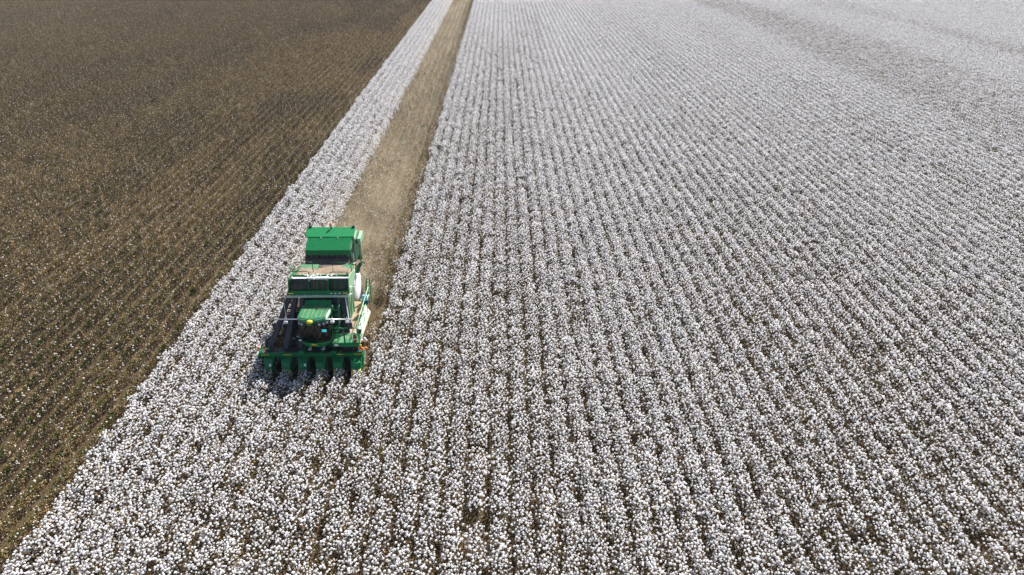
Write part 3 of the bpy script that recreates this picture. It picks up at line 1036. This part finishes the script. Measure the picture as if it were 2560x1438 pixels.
# --- accumulator (cotton hopper) above the cab
ac = MB()
ac.hexa([(-1.60, 1.58, 3.92), (1.84, 1.58, 3.92), (1.84, 1.66, 4.24), (-1.57, 1.66, 4.24)],
        [(-1.55, 2.3, 3.92), (1.80, 2.3, 3.92), (1.80, 2.3, 4.24), (-1.52, 2.3, 4.24)])
acc = ac.build('accumulator', M['green'], pk, .012)
MB().hexa([(-1.62, 1.48, 3.93), (1.86, 1.48, 3.93), (1.86, 1.48, 4.005), (-1.62, 1.48, 4.005)],
          [(-1.62, 1.578, 3.93), (1.86, 1.578, 3.93), (1.86, 1.578, 4.025), (-1.62, 1.578, 4.025)]).build('dusty_lip', mat('mint_lip', (.35, .55, .40), .7, dust=.6, dustcol=(.6, .6, .48)), acc)


def drum(u):          # curved front wall profile: u 0 bottom .. 1 top
    a = u * math.pi / 2
    return (1.68 + .26 * (1 - math.cos(a)) + .04, 4.24 + .64 * math.sin(a) * .98)


def side_x(u, x):     # the hopper narrows a little upwards on its left
    return x + (0.16 * u if x < -1 else 0.0)


for x0, x1, m in ((-1.50, -.40, M['grate']), (-.36, .70, M['green_dusty']), (.74, 1.78, M['grate'])):
    s = MB()
    off = 0.0 if m is M['grate'] else .16
    s.sheet([[(side_x(u, x0), drum(u)[0] + off, drum(u)[1]), (side_x(u, x1), drum(u)[0] + off, drum(u)[1])] for u in [i / 8 for i in range(9)]])
    gp_ = s.build('front_grate' if off == 0 else 'beater_drum_cover', m, acc, solid=.02)
    if off:
        for xa, xb in ((-.34, .06), (.10, .40), (.42, .68)):
            MB().sheet([[(xa + .03, drum(u)[0] + .12, drum(u)[1] - .02), (xb - .03, drum(u)[0] + .12, drum(u)[1] - .02)] for u in [i / 8 * .86 for i in range(9)]]).build('belt', M['dusty_belt'], acc, solid=.03)
rbs = MB()
for x in (-1.12, -.76, 1.08, 1.42):
    rbs.tube([(side_x(u, x), drum(u)[0] - .03, drum(u)[1]) for u in [i / 6 * .8 for i in range(7)]], .014, 5)
for x in (-1.50, -.38, .72, 1.80, .08, .41):
    rbs.tube([(side_x(u, x), drum(u)[0] - .03 + (.1 if x in (.08, .41) else 0), drum(u)[1]) for u in [i / 8 for i in range(9)]], .030, 6)
rbs.pieces('front_rib', M['green'], acc)
cb = MB().box(-1.36, -.40, 1.92, 2.06, 4.84, 4.90).box(-.40, .74, 1.92, 2.10, 4.84, 4.91).box(.74, 1.80, 1.92, 2.06, 4.84, 4.90)
cb.pieces('white_rim', M['white'], acc, .015)
MB().box(-1.30, 1.74, 2.22, 2.30, 4.84, 4.94).build('cross_bar', M['green'], acc, .01)
# labels on the front sill
sgn = MB()
sgn.box(-1.49, -1.22, 1.598, 1.603, 4.10, 4.155)
sgn.box(1.50, 1.74, 1.598, 1.603, 4.10, 4.155)
sgn.pieces('yellow_label', M['yellow'], acc)
MB().box(.82, .90, 1.592, 1.598, 4.09, 4.15).box(1.03, 1.13, 1.592, 1.598, 4.09, 4.15).box(1.24, 1.36, 1.592, 1.598, 4.09, 4.15).pieces('white_label', M['label'], acc)
# dusty top deck, gently uneven, and the belt rising behind it
dk = MB()
for iy, grid in ((0, None),):
    gr = []
    for j in range(15):
        row = []
        for i in range(19):
            x = -1.40 + 3.10 * i / 18
            y = 2.30 + 1.95 * j / 14
            z = 4.72 - .30 * j / 14 + .05 * math.sin(3 * x + 1.3 * y) + random.uniform(-.018, .018)
            row.append((x, y, z))
        gr.append(row)
    dk.sheet(gr)
dk.build('top_deck', M['dusty_deck'], acc, solid=.04)
bl = MB()
bl.sheet([[(-1.36 + 2.62 * i / 8, y, z + random.uniform(-.012, .012)) for i in range(9)] for y, z in ((4.15, 4.39), (4.45, 4.36), (4.75, 4.36), (4.98, 4.40), (5.06, 4.55))])
bl.build('conveyor_belt', M['dusty_belt'], acc, solid=.03)
MB().hexa([(-1.40, 3.55, 4.46), (-.35, 3.75, 4.46), (-.35, 4.2, 4.46), (-1.40, 4.2, 4.46)], [(-1.40, 3.55, 4.52), (-.35, 3.75, 4.52), (-.35, 4.2, 4.60), (-1.40, 4.2, 4.60)]).build('deck_panel', M['green_dusty'], acc)
MB().hexa([(.95, 3.9, 4.42), (1.66, 3.5, 4.42), (1.66, 4.2, 4.42), (1.0, 4.2, 4.42)], [(.95, 3.9, 4.50), (1.66, 3.5, 4.50), (1.66, 4.2, 4.56), (1.0, 4.2, 4.56)]).build('deck_panel', M['green_dusty'], acc)
# side walls
sw_ = MB()
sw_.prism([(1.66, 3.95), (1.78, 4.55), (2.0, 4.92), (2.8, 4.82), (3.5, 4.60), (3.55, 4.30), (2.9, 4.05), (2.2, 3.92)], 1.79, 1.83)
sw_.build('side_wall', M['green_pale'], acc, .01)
MB().prism([(1.66, 3.95), (1.78, 4.55), (2.0, 4.90), (3.0, 4.80), (4.3, 4.35), (4.2, 3.9), (2.2, 3.8)], -1.52, -1.47).build('side_wall', M['green_dusty'], acc, .01)
# guard hoops
for x0, x1, y, zb, z1 in ((-1.54, -.47, 3.3, 4.50, 5.20), (.65, 1.70, 3.3, 4.50, 5.15), (-1.40, -.36, 2.1, 4.88, 5.24), (.78, 1.78, 2.1, 4.88, 5.18)):
    h = MB().tube([(x0, y, zb), (x0, y, z1 - .08), (x0 + .03, y, z1 - .02), (x0 + .09, y, z1), (x1 - .09, y, z1), (x1 - .03, y, z1 - .02), (x1, y, z1 - .08), (x1, y, zb)], .022, 6)
    h.build('guard_hoop', M['green_dark'], acc)
hk = MB()
for x in (-1.62, 1.80):
    hk.tube([(x * .93 - .02, 2.1, 5.0), (x * .97, 3.3, 5.1)], .02, 6)
hk.pieces('hoop_brace', M['green'], acc)
# rectangular frame hanging under the front sill
MB().tube([(-.34, 1.75, 3.92), (-.34, 1.70, 3.66), (.40, 1.70, 3.66), (.40, 1.75, 3.92)], .026, 6).build('hanging_frame', M['green'], acc)
# posts carrying the accumulator on the right, seen end-on beside the ducts
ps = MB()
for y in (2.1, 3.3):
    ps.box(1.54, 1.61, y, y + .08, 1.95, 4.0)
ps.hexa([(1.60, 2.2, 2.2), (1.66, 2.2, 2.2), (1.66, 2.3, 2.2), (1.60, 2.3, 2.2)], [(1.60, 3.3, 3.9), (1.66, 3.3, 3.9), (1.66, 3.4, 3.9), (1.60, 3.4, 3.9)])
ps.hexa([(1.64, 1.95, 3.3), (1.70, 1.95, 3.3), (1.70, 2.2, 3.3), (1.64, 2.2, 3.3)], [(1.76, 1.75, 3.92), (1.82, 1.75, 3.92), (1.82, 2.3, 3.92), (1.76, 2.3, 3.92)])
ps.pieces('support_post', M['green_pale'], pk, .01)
MB().box(1.30, 1.55, 2.4, 3.2, 1.95, 3.1).build('tool_box', M['green_dusty'], pk, .02)

# --- round module chamber with the sloping front panels
ch = MB()
ch.prism([(5.20, 3.7), (5.15, 4.66), (5.28, 4.96), (6.15, 5.40), (6.9, 5.54), (7.6, 5.2), (8.3, 4.2), (8.4, 2.8), (7.9, 3.5)], -1.30, 1.24)
chb = ch.build('module_chamber', M['green_dark'], pk)
fp = MB()
fp.prism([(5.13, 4.70), (5.10, 4.72), (5.17, 5.03), (6.12, 5.48), (6.14, 5.44), (5.21, 5.01)], -1.34, 1.27)
fp.build('front_panel', M['green'], chb, .006)
tpn = MB().hexa([(-1.46, 6.10, 5.43), (1.42, 6.10, 5.43), (1.38, 7.05, 5.60), (-1.60, 7.05, 5.62)], [(-1.46, 6.08, 5.488), (1.42, 6.08, 5.488), (1.38, 7.05, 5.68), (-1.60, 7.05, 5.70)])
tpn.build('top_panel', M['green'], chb, .01)
MB().box(-1.3, 1.22, 5.085, 5.10, 4.735, 4.748).build('panel_seam', M['black'], chb)
sk = MB().sheet([[(-1.37 + 2.65 * i / 16, y + .012 * math.sin(i * 1.3), z) for i in range(17)] for y, z in ((5.12, 4.74), (5.07, 4.55), (5.04, 4.40))])
sk_ = sk.build('rubber_skirt', M['rubber'], chb, solid=.025)
bo = MB()
for x in (-1.33, -1.28, -.98, -.68, -.38, -.08, .22, .52, .82, 1.12, 1.18, 1.23):
    bo.lathe([(.020, .0), (.020, -.02), (.008, -.03)], (x, 5.08, 4.70), 'y', 8)
bo.pieces('skirt_bolt', M['steel'], sk_)
hg = MB()
for x in (-.55, .45):
    hg.box(x - .025, x + .025, 5.98, 6.03, 5.42, 5.50)
for x in (-1.2, -.6, .2, 1.0):
    hg.lathe([(.016, 0), (.01, .015)], (x, 5.33, 5.115), 'z', 6)
hg.pieces('panel_bolt', M['steel'], chb)
# right end of the top panel: pale plates with a slot between and two dark strokes
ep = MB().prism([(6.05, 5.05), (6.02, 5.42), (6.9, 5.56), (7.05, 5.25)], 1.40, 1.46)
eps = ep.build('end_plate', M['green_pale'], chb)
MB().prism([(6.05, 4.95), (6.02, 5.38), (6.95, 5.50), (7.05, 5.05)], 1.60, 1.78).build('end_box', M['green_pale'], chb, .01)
MB().prism([(6.10, 5.0), (6.08, 5.30), (6.9, 5.42), (7.0, 5.1)], 1.461, 1.599).build('end_slot', M['green_dark'], chb)
mk = MB()
for y in (6.42, 6.56):
    mk.prism([(y, 5.25), (y + .10, 5.45), (y + .13, 5.45), (y + .03, 5.25)], 1.4605, 1.464)
mk.pieces('black_mark', M['black'], eps)
# frame and gusset on the right side of the chamber
fr = MB()
fr.prism([(5.14, 4.66), (5.24, 5.02), (6.0, 5.36), (6.0, 5.22), (5.36, 4.95), (5.30, 4.60), (5.42, 3.75), (5.30, 3.72)], 1.27, 1.33)
fr.tube([(1.42, 5.85, 5.18), (1.46, 5.55, 4.4), (1.44, 5.42, 3.6)], .035, 6)
fr.tube([(1.62, 6.2, 5.0), (1.66, 6.1, 4.4), (1.70, 5.7, 3.8)], .035, 6)
fr.tube([(1.30, 5.25, 4.2), (1.45, 5.35, 3.6)], .03, 6)
fr.hexa([(1.34, 5.30, 3.45), (1.64, 5.35, 3.42), (1.70, 5.9, 3.95), (1.40, 5.6, 3.70)], [(1.34, 5.34, 3.40), (1.64, 5.39, 3.37), (1.70, 5.94, 3.90), (1.40, 5.64, 3.65)])
fr.build('side_frame', M['green_dusty'], chb, .006)
MB().tube([(1.36, 5.45, 4.7), (1.40, 5.4, 4.2)], .05, 8).tube([(1.36, 5.5, 4.5), (1.46, 5.5, 3.9)], .03, 8).build('hydraulic_cylinder', M['steel'], chb)
MB().box(1.70, 1.92, 5.78, 5.84, 3.86, 3.92).box(1.68, 1.74, 5.6, 5.9, 3.7, 4.0).build('side_lamp', M['green_dark'], chb)
# two little black lamps on top and the beacon
for x in (-1.38, 1.22):
    MB().box(x - .09, x + .09, 6.98, 7.08, 5.70, 5.78).build('rear_lamp', M['black'], chb, .012)
be = MB().tube([(-.10, 6.90, 5.66), (-.10, 6.90, 5.84)], .04, 8).lathe([(.07, 0), (.07, .03)], (-.10, 6.90, 5.84), 'z', 14).build('beacon', M['black'], pk)
MB().lathe([(.065, .032), (.068, .10), (.05, .16), (.01, .18)], (-.10, 6.90, 5.84), 'z', 14).build('beacon_lens', M['orange'], be)
# cradle under the round bale
MB().box(-1.2, 1.3, 4.75, 5.0, 1.2, 1.5).box(-1.2, 1.3, 6.3, 6.5, 1.2, 1.5).box(-1.2, -1.05, 4.8, 6.6, 1.2, 1.6).build('bale_cradle', M['green_dark'], pk)

# --- round cotton bale inside the chamber
bale = empty('cotton_bale', (OX, OY + 5.6, 1.42))
tag(bale, 'round white cotton bale with yellow film edge held in the rear of the machine', 'cotton bale')
RB = 1.10
MB().lathe([(RB - .03, -1.18), (RB, -1.12), (RB, 1.26), (RB - .02, 1.30)], (0, 0, RB), 'x', 40).build('film_wrap', M['wrap'], bale)
eb_ = MB()
eb_.lathe([(RB - .03, 1.302), (RB - .02, 1.36), (RB * .85, 1.42), (RB * .6, 1.46), (RB * .3, 1.48), (.02, 1.485)], (0, 0, RB), 'x', 40)
eb_.build('cotton_end', M['lint'], bale)

# --- loose lint and a twig on the accumulator
ln = MB()
rr = random.Random(5)
for (cx, cy_, cz, n_, sp) in ((-.30, 2.16, 4.94, 34, .14), (.0, 2.0, 4.93, 14, .25), (.78, 2.25, 4.93, 22, .13), (1.0, 2.5, 4.78, 14, .16),
                              (-.9, 2.6, 4.74, 14, .22), (.1, 2.5, 4.76, 12, .2), (-1.3, 1.98, 4.93, 8, .05), (.72, 1.95, 4.8, 8, .04), (-.37, 1.9, 4.75, 8, .04), (1.86, 2.0, 4.3, 10, .08), (1.84, 1.62, 4.05, 10, .08),
                              (1.66, 4.3, 4.62, 8, .06)):
    for k in range(n_):
        lump(ln, (cx + rr.gauss(0, sp), cy_ + rr.gauss(0, sp * .5), cz - .02 + abs(rr.gauss(0, .02))), rr.uniform(.012, .05), rr.uniform(.3, .6), 900 + k)
for k in range(46):      # torn lint along the front sill
    lump(ln, (-1.55 + 3.4 * rr.random(), 1.53 + rr.uniform(-.03, .02), 4.03), rr.uniform(.012, .03), .5, 990 + k)
lo = ln.build('loose_lint', M['lint'])
lo.location = (OX, OY, 0)
tag(lo, 'tufts of loose white lint caught on the hopper above the cab', 'lint', kind='stuff')
tw = MB().tube([(-.02, 0, .03), (.16, -.10, .05), (.38, -.22, .02)], .016, 5, r2=.007).tube([(.10, -.06, .05), (.12, .06, .14)], .010, 5).tube([(.0, 0, .03), (-.10, .08, .10)], .010, 5)
two = tw.build('dry_twig', M['twig'])
two.location = (OX + .05, OY + 3.35, 4.56)
tag(two, 'pale dry cotton stalk lying on the dusty hopper deck', 'twig')

# --- fire extinguisher standing at the platform corner
fe = empty('fire_extinguisher', (OX + 2.22, OY + .04, 1.955))
tag(fe, 'red fire extinguisher on the platform corner beside the handrail', 'fire extinguisher')
MB().lathe([(.085, 0), (.095, .02), (.095, .38), (.075, .45), (.035, .49)], (0, 0, 0), 'z', 18).build('cylinder', M['red'], fe)
MB().lathe([(.03, .49), (.03, .54)], (0, 0, 0), 'z', 10).box(-.09, .05, -.015, .015, .54, .565).tube([(.02, 0, .52), (.10, -.02, .48), (.11, -.02, .25)], .012, 6).build('valve', M['black'], fe)
MB().lathe([(.097, .18), (.097, .23)], (0, 0, 0), 'z', 18).build('white_band', M['label'], fe)

# --- blue bag hung on the walkway rail
bgo = empty('hanging_bag', (OX + 2.26, OY + 3.30, 2.42))
tag(bgo, 'pale blue and navy bag hung on the walkway handrail', 'bag')
bb = MB()
for z0, z1, w0, w1 in ((.28, .62, .19, .15),):
    bb.hexa([(-w0, -.09, z0), (w0, -.09, z0), (w0, .09, z0), (-w0, .09, z0)], [(-w1, -.06, z1), (w1, -.06, z1), (w1, .06, z1), (-w1, .06, z1)])
bb.build('upper_bag', M['blue_pale'], bgo, .035)
MB().hexa([(-.15, -.08, 0), (.15, -.08, 0), (.15, .08, 0), (-.15, .08, 0)], [(-.19, -.088, .277), (.19, -.088, .277), (.19, .088, .277), (-.19, .088, .277)]).build('lower_bag', M['blue_dark'], bgo, .035)
MB().tube([(-.10, 0, .60), (-.06, 0, .70), (.04, 0, .72), (.10, 0, .60)], .014, 6).build('strap', M['blue_dark'], bgo)

# ------------------------------------------------------------------ the driver in the cab
dp = Vector((OX + CX, OY + .72, 2.56))


def skin_body(name, nodes, edges, m, parent, sub=1):
    me = bpy.data.meshes.new(name)
    me.from_pydata([p for p, r in nodes], edges, [])
    o = bpy.data.objects.new(name, me)
    COL.objects.link(o)
    o.parent = parent
    me.materials.append(m)
    sk_m = o.modifiers.new('skin', 'SKIN')
    for i, (p, r) in enumerate(nodes):
        me.skin_vertices[0].data[i].radius = (r, r)
    me.skin_vertices[0].data[0].use_root = True
    sk_m.use_smooth_shade = True
    ss = o.modifiers.new('sub', 'SUBSURF')
    ss.levels = ss.render_levels = sub
    return o


person = empty('person', dp)
tag(person, 'person in a tan shirt seated at the wheel behind the dark cab glass', 'person')
nodes, edges = [], []


def nd(p, r, link=None):
    nodes.append((p, r))
    if link is not None:
        edges.append((link, len(nodes) - 1))
    return len(nodes) - 1


pel = nd((0, 0, .10), .14)
bel = nd((0, .02, .26), .13, pel)
chs = nd((0, .02, .44), .15, bel)
nk = nd((0, .0, .60), .06, chs)
hd0 = nd((0, -.02, .70), .085, nk)
hd1 = nd((0, -.02, .80), .09, hd0)
for s in (-1, 1):
    sh = nd((s * .19, .0, .52), .060, chs)
    el = nd((s * .27, -.18, .32), .045, sh)
    wr = nd((s * .19, -.46, .22), .030, el)
    pm = nd((s * .175, -.53, .22), .034, wr)
    for k in range(4):
        fx = s * .175 + (-.033 + .022 * k)
        ln_ = (.055, .065, .060, .048)[k]
        f1 = nd((fx, -.57, .225), .009, pm)
        f2 = nd((fx, -.57 - ln_ * .5, .205), .008, f1)
        nd((fx, -.57 - ln_ * .35, .180), .007, f2)
    th1 = nd((s * .13, -.53, .215), .010, pm)
    nd((s * .115, -.575, .20), .008, th1)
    kn = nd((s * .16, -.42, .10), .075, nd((s * .11, -.10, .08), .10, pel))
    an = nd((s * .16, -.46, -.30), .045, kn)
    nd((s * .16, -.62, -.34), .045, an)
skin_body('body', nodes, edges, M['skin'], person)
sn = [((0, .01, .12), .155), ((0, .02, .28), .150), ((0, .02, .44), .165), ((0, .01, .55), .08),
      ((-.19, 0, .52), .075), ((-.265, -.16, .335), .06), ((.19, 0, .52), .075), ((.265, -.16, .335), .06)]
skin_body('shirt', sn, [(0, 1), (1, 2), (2, 3), (2, 4), (4, 5), (2, 6), (6, 7)], M['shirt'], person)
tn = [((0, 0, .10), .155), ((-.11, -.1, .085), .115), ((-.16, -.42, .10), .088), ((-.16, -.455, -.24), .06),
      ((.11, -.1, .085), .115), ((.16, -.42, .10), .088), ((.16, -.455, -.24), .06)]
skin_body('trousers', tn, [(0, 1), (1, 2), (2, 3), (0, 4), (4, 5), (5, 6)], M['trousers'], person)
MB().lathe([(.105, .0), (.108, .05), (.085, .10), (.02, .125)], (0, .0, .80), 'z', 16).build('hair', M['hair'], person)
fc = MB()
for s in (-1, 1):
    lump(fc, (s * .034, -.105, .775), .012, .8, 3)
    lump(fc, (s * .095, -.01, .76), .022, 1.2, 4)
fc.prism([(-.13, .735), (-.10, .735), (-.10, .775)], -.012, .012)
fc.box(-.025, .025, -.108, -.10, .705, .712)
fc.build('face', M['skin'], person)

# ------------------------------------------------------------------ dust blown up behind the machine
du = MB()
du.prism_z([(-15.5, 35.5), (-7.3, 35.5), (-6.9, 60), (-6.5, 255), (-14.5, 255), (-16.0, 60)], 0.03, 3.6)
dm = bpy.data.materials.new('dust')
dm.use_nodes = True
t = dm.node_tree
t.nodes.clear()
o_ = t.nodes.new('ShaderNodeOutputMaterial')
pv = t.nodes.new('ShaderNodeVolumePrincipled')
pv.inputs['Color'].default_value = (0.86, 0.73, 0.54, 1)
pv.inputs['Anisotropy'].default_value = 0.3
tc = t.nodes.new('ShaderNodeTexCoord')
sep = t.nodes.new('ShaderNodeSeparateXYZ')
t.links.new(tc.outputs['Object'], sep.inputs[0])
nz = t.nodes.new('ShaderNodeTexNoise')
nz.inputs['Scale'].default_value = 0.28
nz.inputs['Detail'].default_value = 4
t.links.new(tc.outputs['Object'], nz.inputs['Vector'])


def rng_node(src, a, b, c, d):
    n_ = t.nodes.new('ShaderNodeMapRange')
    n_.interpolation_type = 'SMOOTHSTEP'
    for k, v_ in zip(('From Min', 'From Max', 'To Min', 'To Max'), (a, b, c, d)):
        n_.inputs[k].default_value = v_
    t.links.new(src, n_.inputs['Value'])
    return n_.outputs[0]


def mul(a, b):
    n_ = t.nodes.new('ShaderNodeMath')
    n_.operation = 'MULTIPLY'
    t.links.new(a, n_.inputs[0])
    if isinstance(b, float):
        n_.inputs[1].default_value = b
    else:
        t.links.new(b, n_.inputs[1])
    return n_.outputs[0]


dens = mul(rng_node(nz.outputs['Fac'], 0.30, 0.75, 0.12, 1.0), rng_node(sep.outputs['Z'], 0.2, 3.4, 1.0, 0.0))
dens = mul(dens, rng_node(sep.outputs['Y'], 40.0, 80.0, 1.0, 0.22))
dens = mul(dens, rng_node(sep.outputs['Y'], 36.0, 41.0, 0.0, 1.0))
dens = mul(dens, rng_node(sep.outputs['X'], -15.6, -12.2, 0.0, 1.0))
dens = mul(dens, rng_node(sep.outputs['X'], -9.5, -7.2, 1.0, 0.0))
dens = mul(dens, 0.17)
t.links.new(dens, pv.inputs['Density'])
t.links.new(pv.outputs[0], o_.inputs['Volume'])
duo = du.build('dust_cloud', dm)
tag(duo, 'tan dust cloud drifting over the picked strip behind the machine', 'dust', kind='stuff')

# ------------------------------------------------------------------ thin air haze over the whole field
hm = bpy.data.materials.new('haze_air')
hm.use_nodes = True
t = hm.node_tree
t.nodes.clear()
o_ = t.nodes.new('ShaderNodeOutputMaterial')
pv = t.nodes.new('ShaderNodeVolumePrincipled')
pv.inputs['Color'].default_value = (0.88, 0.92, 1.0, 1)
pv.inputs['Density'].default_value = 0.00015
t.links.new(pv.outputs[0], o_.inputs['Volume'])
hz = MB().box(-420, 420, -40, 460, -1.0, 30.0).build('haze', hm)
tag(hz, 'thin pale haze over the far end of the field', 'haze', kind='stuff')
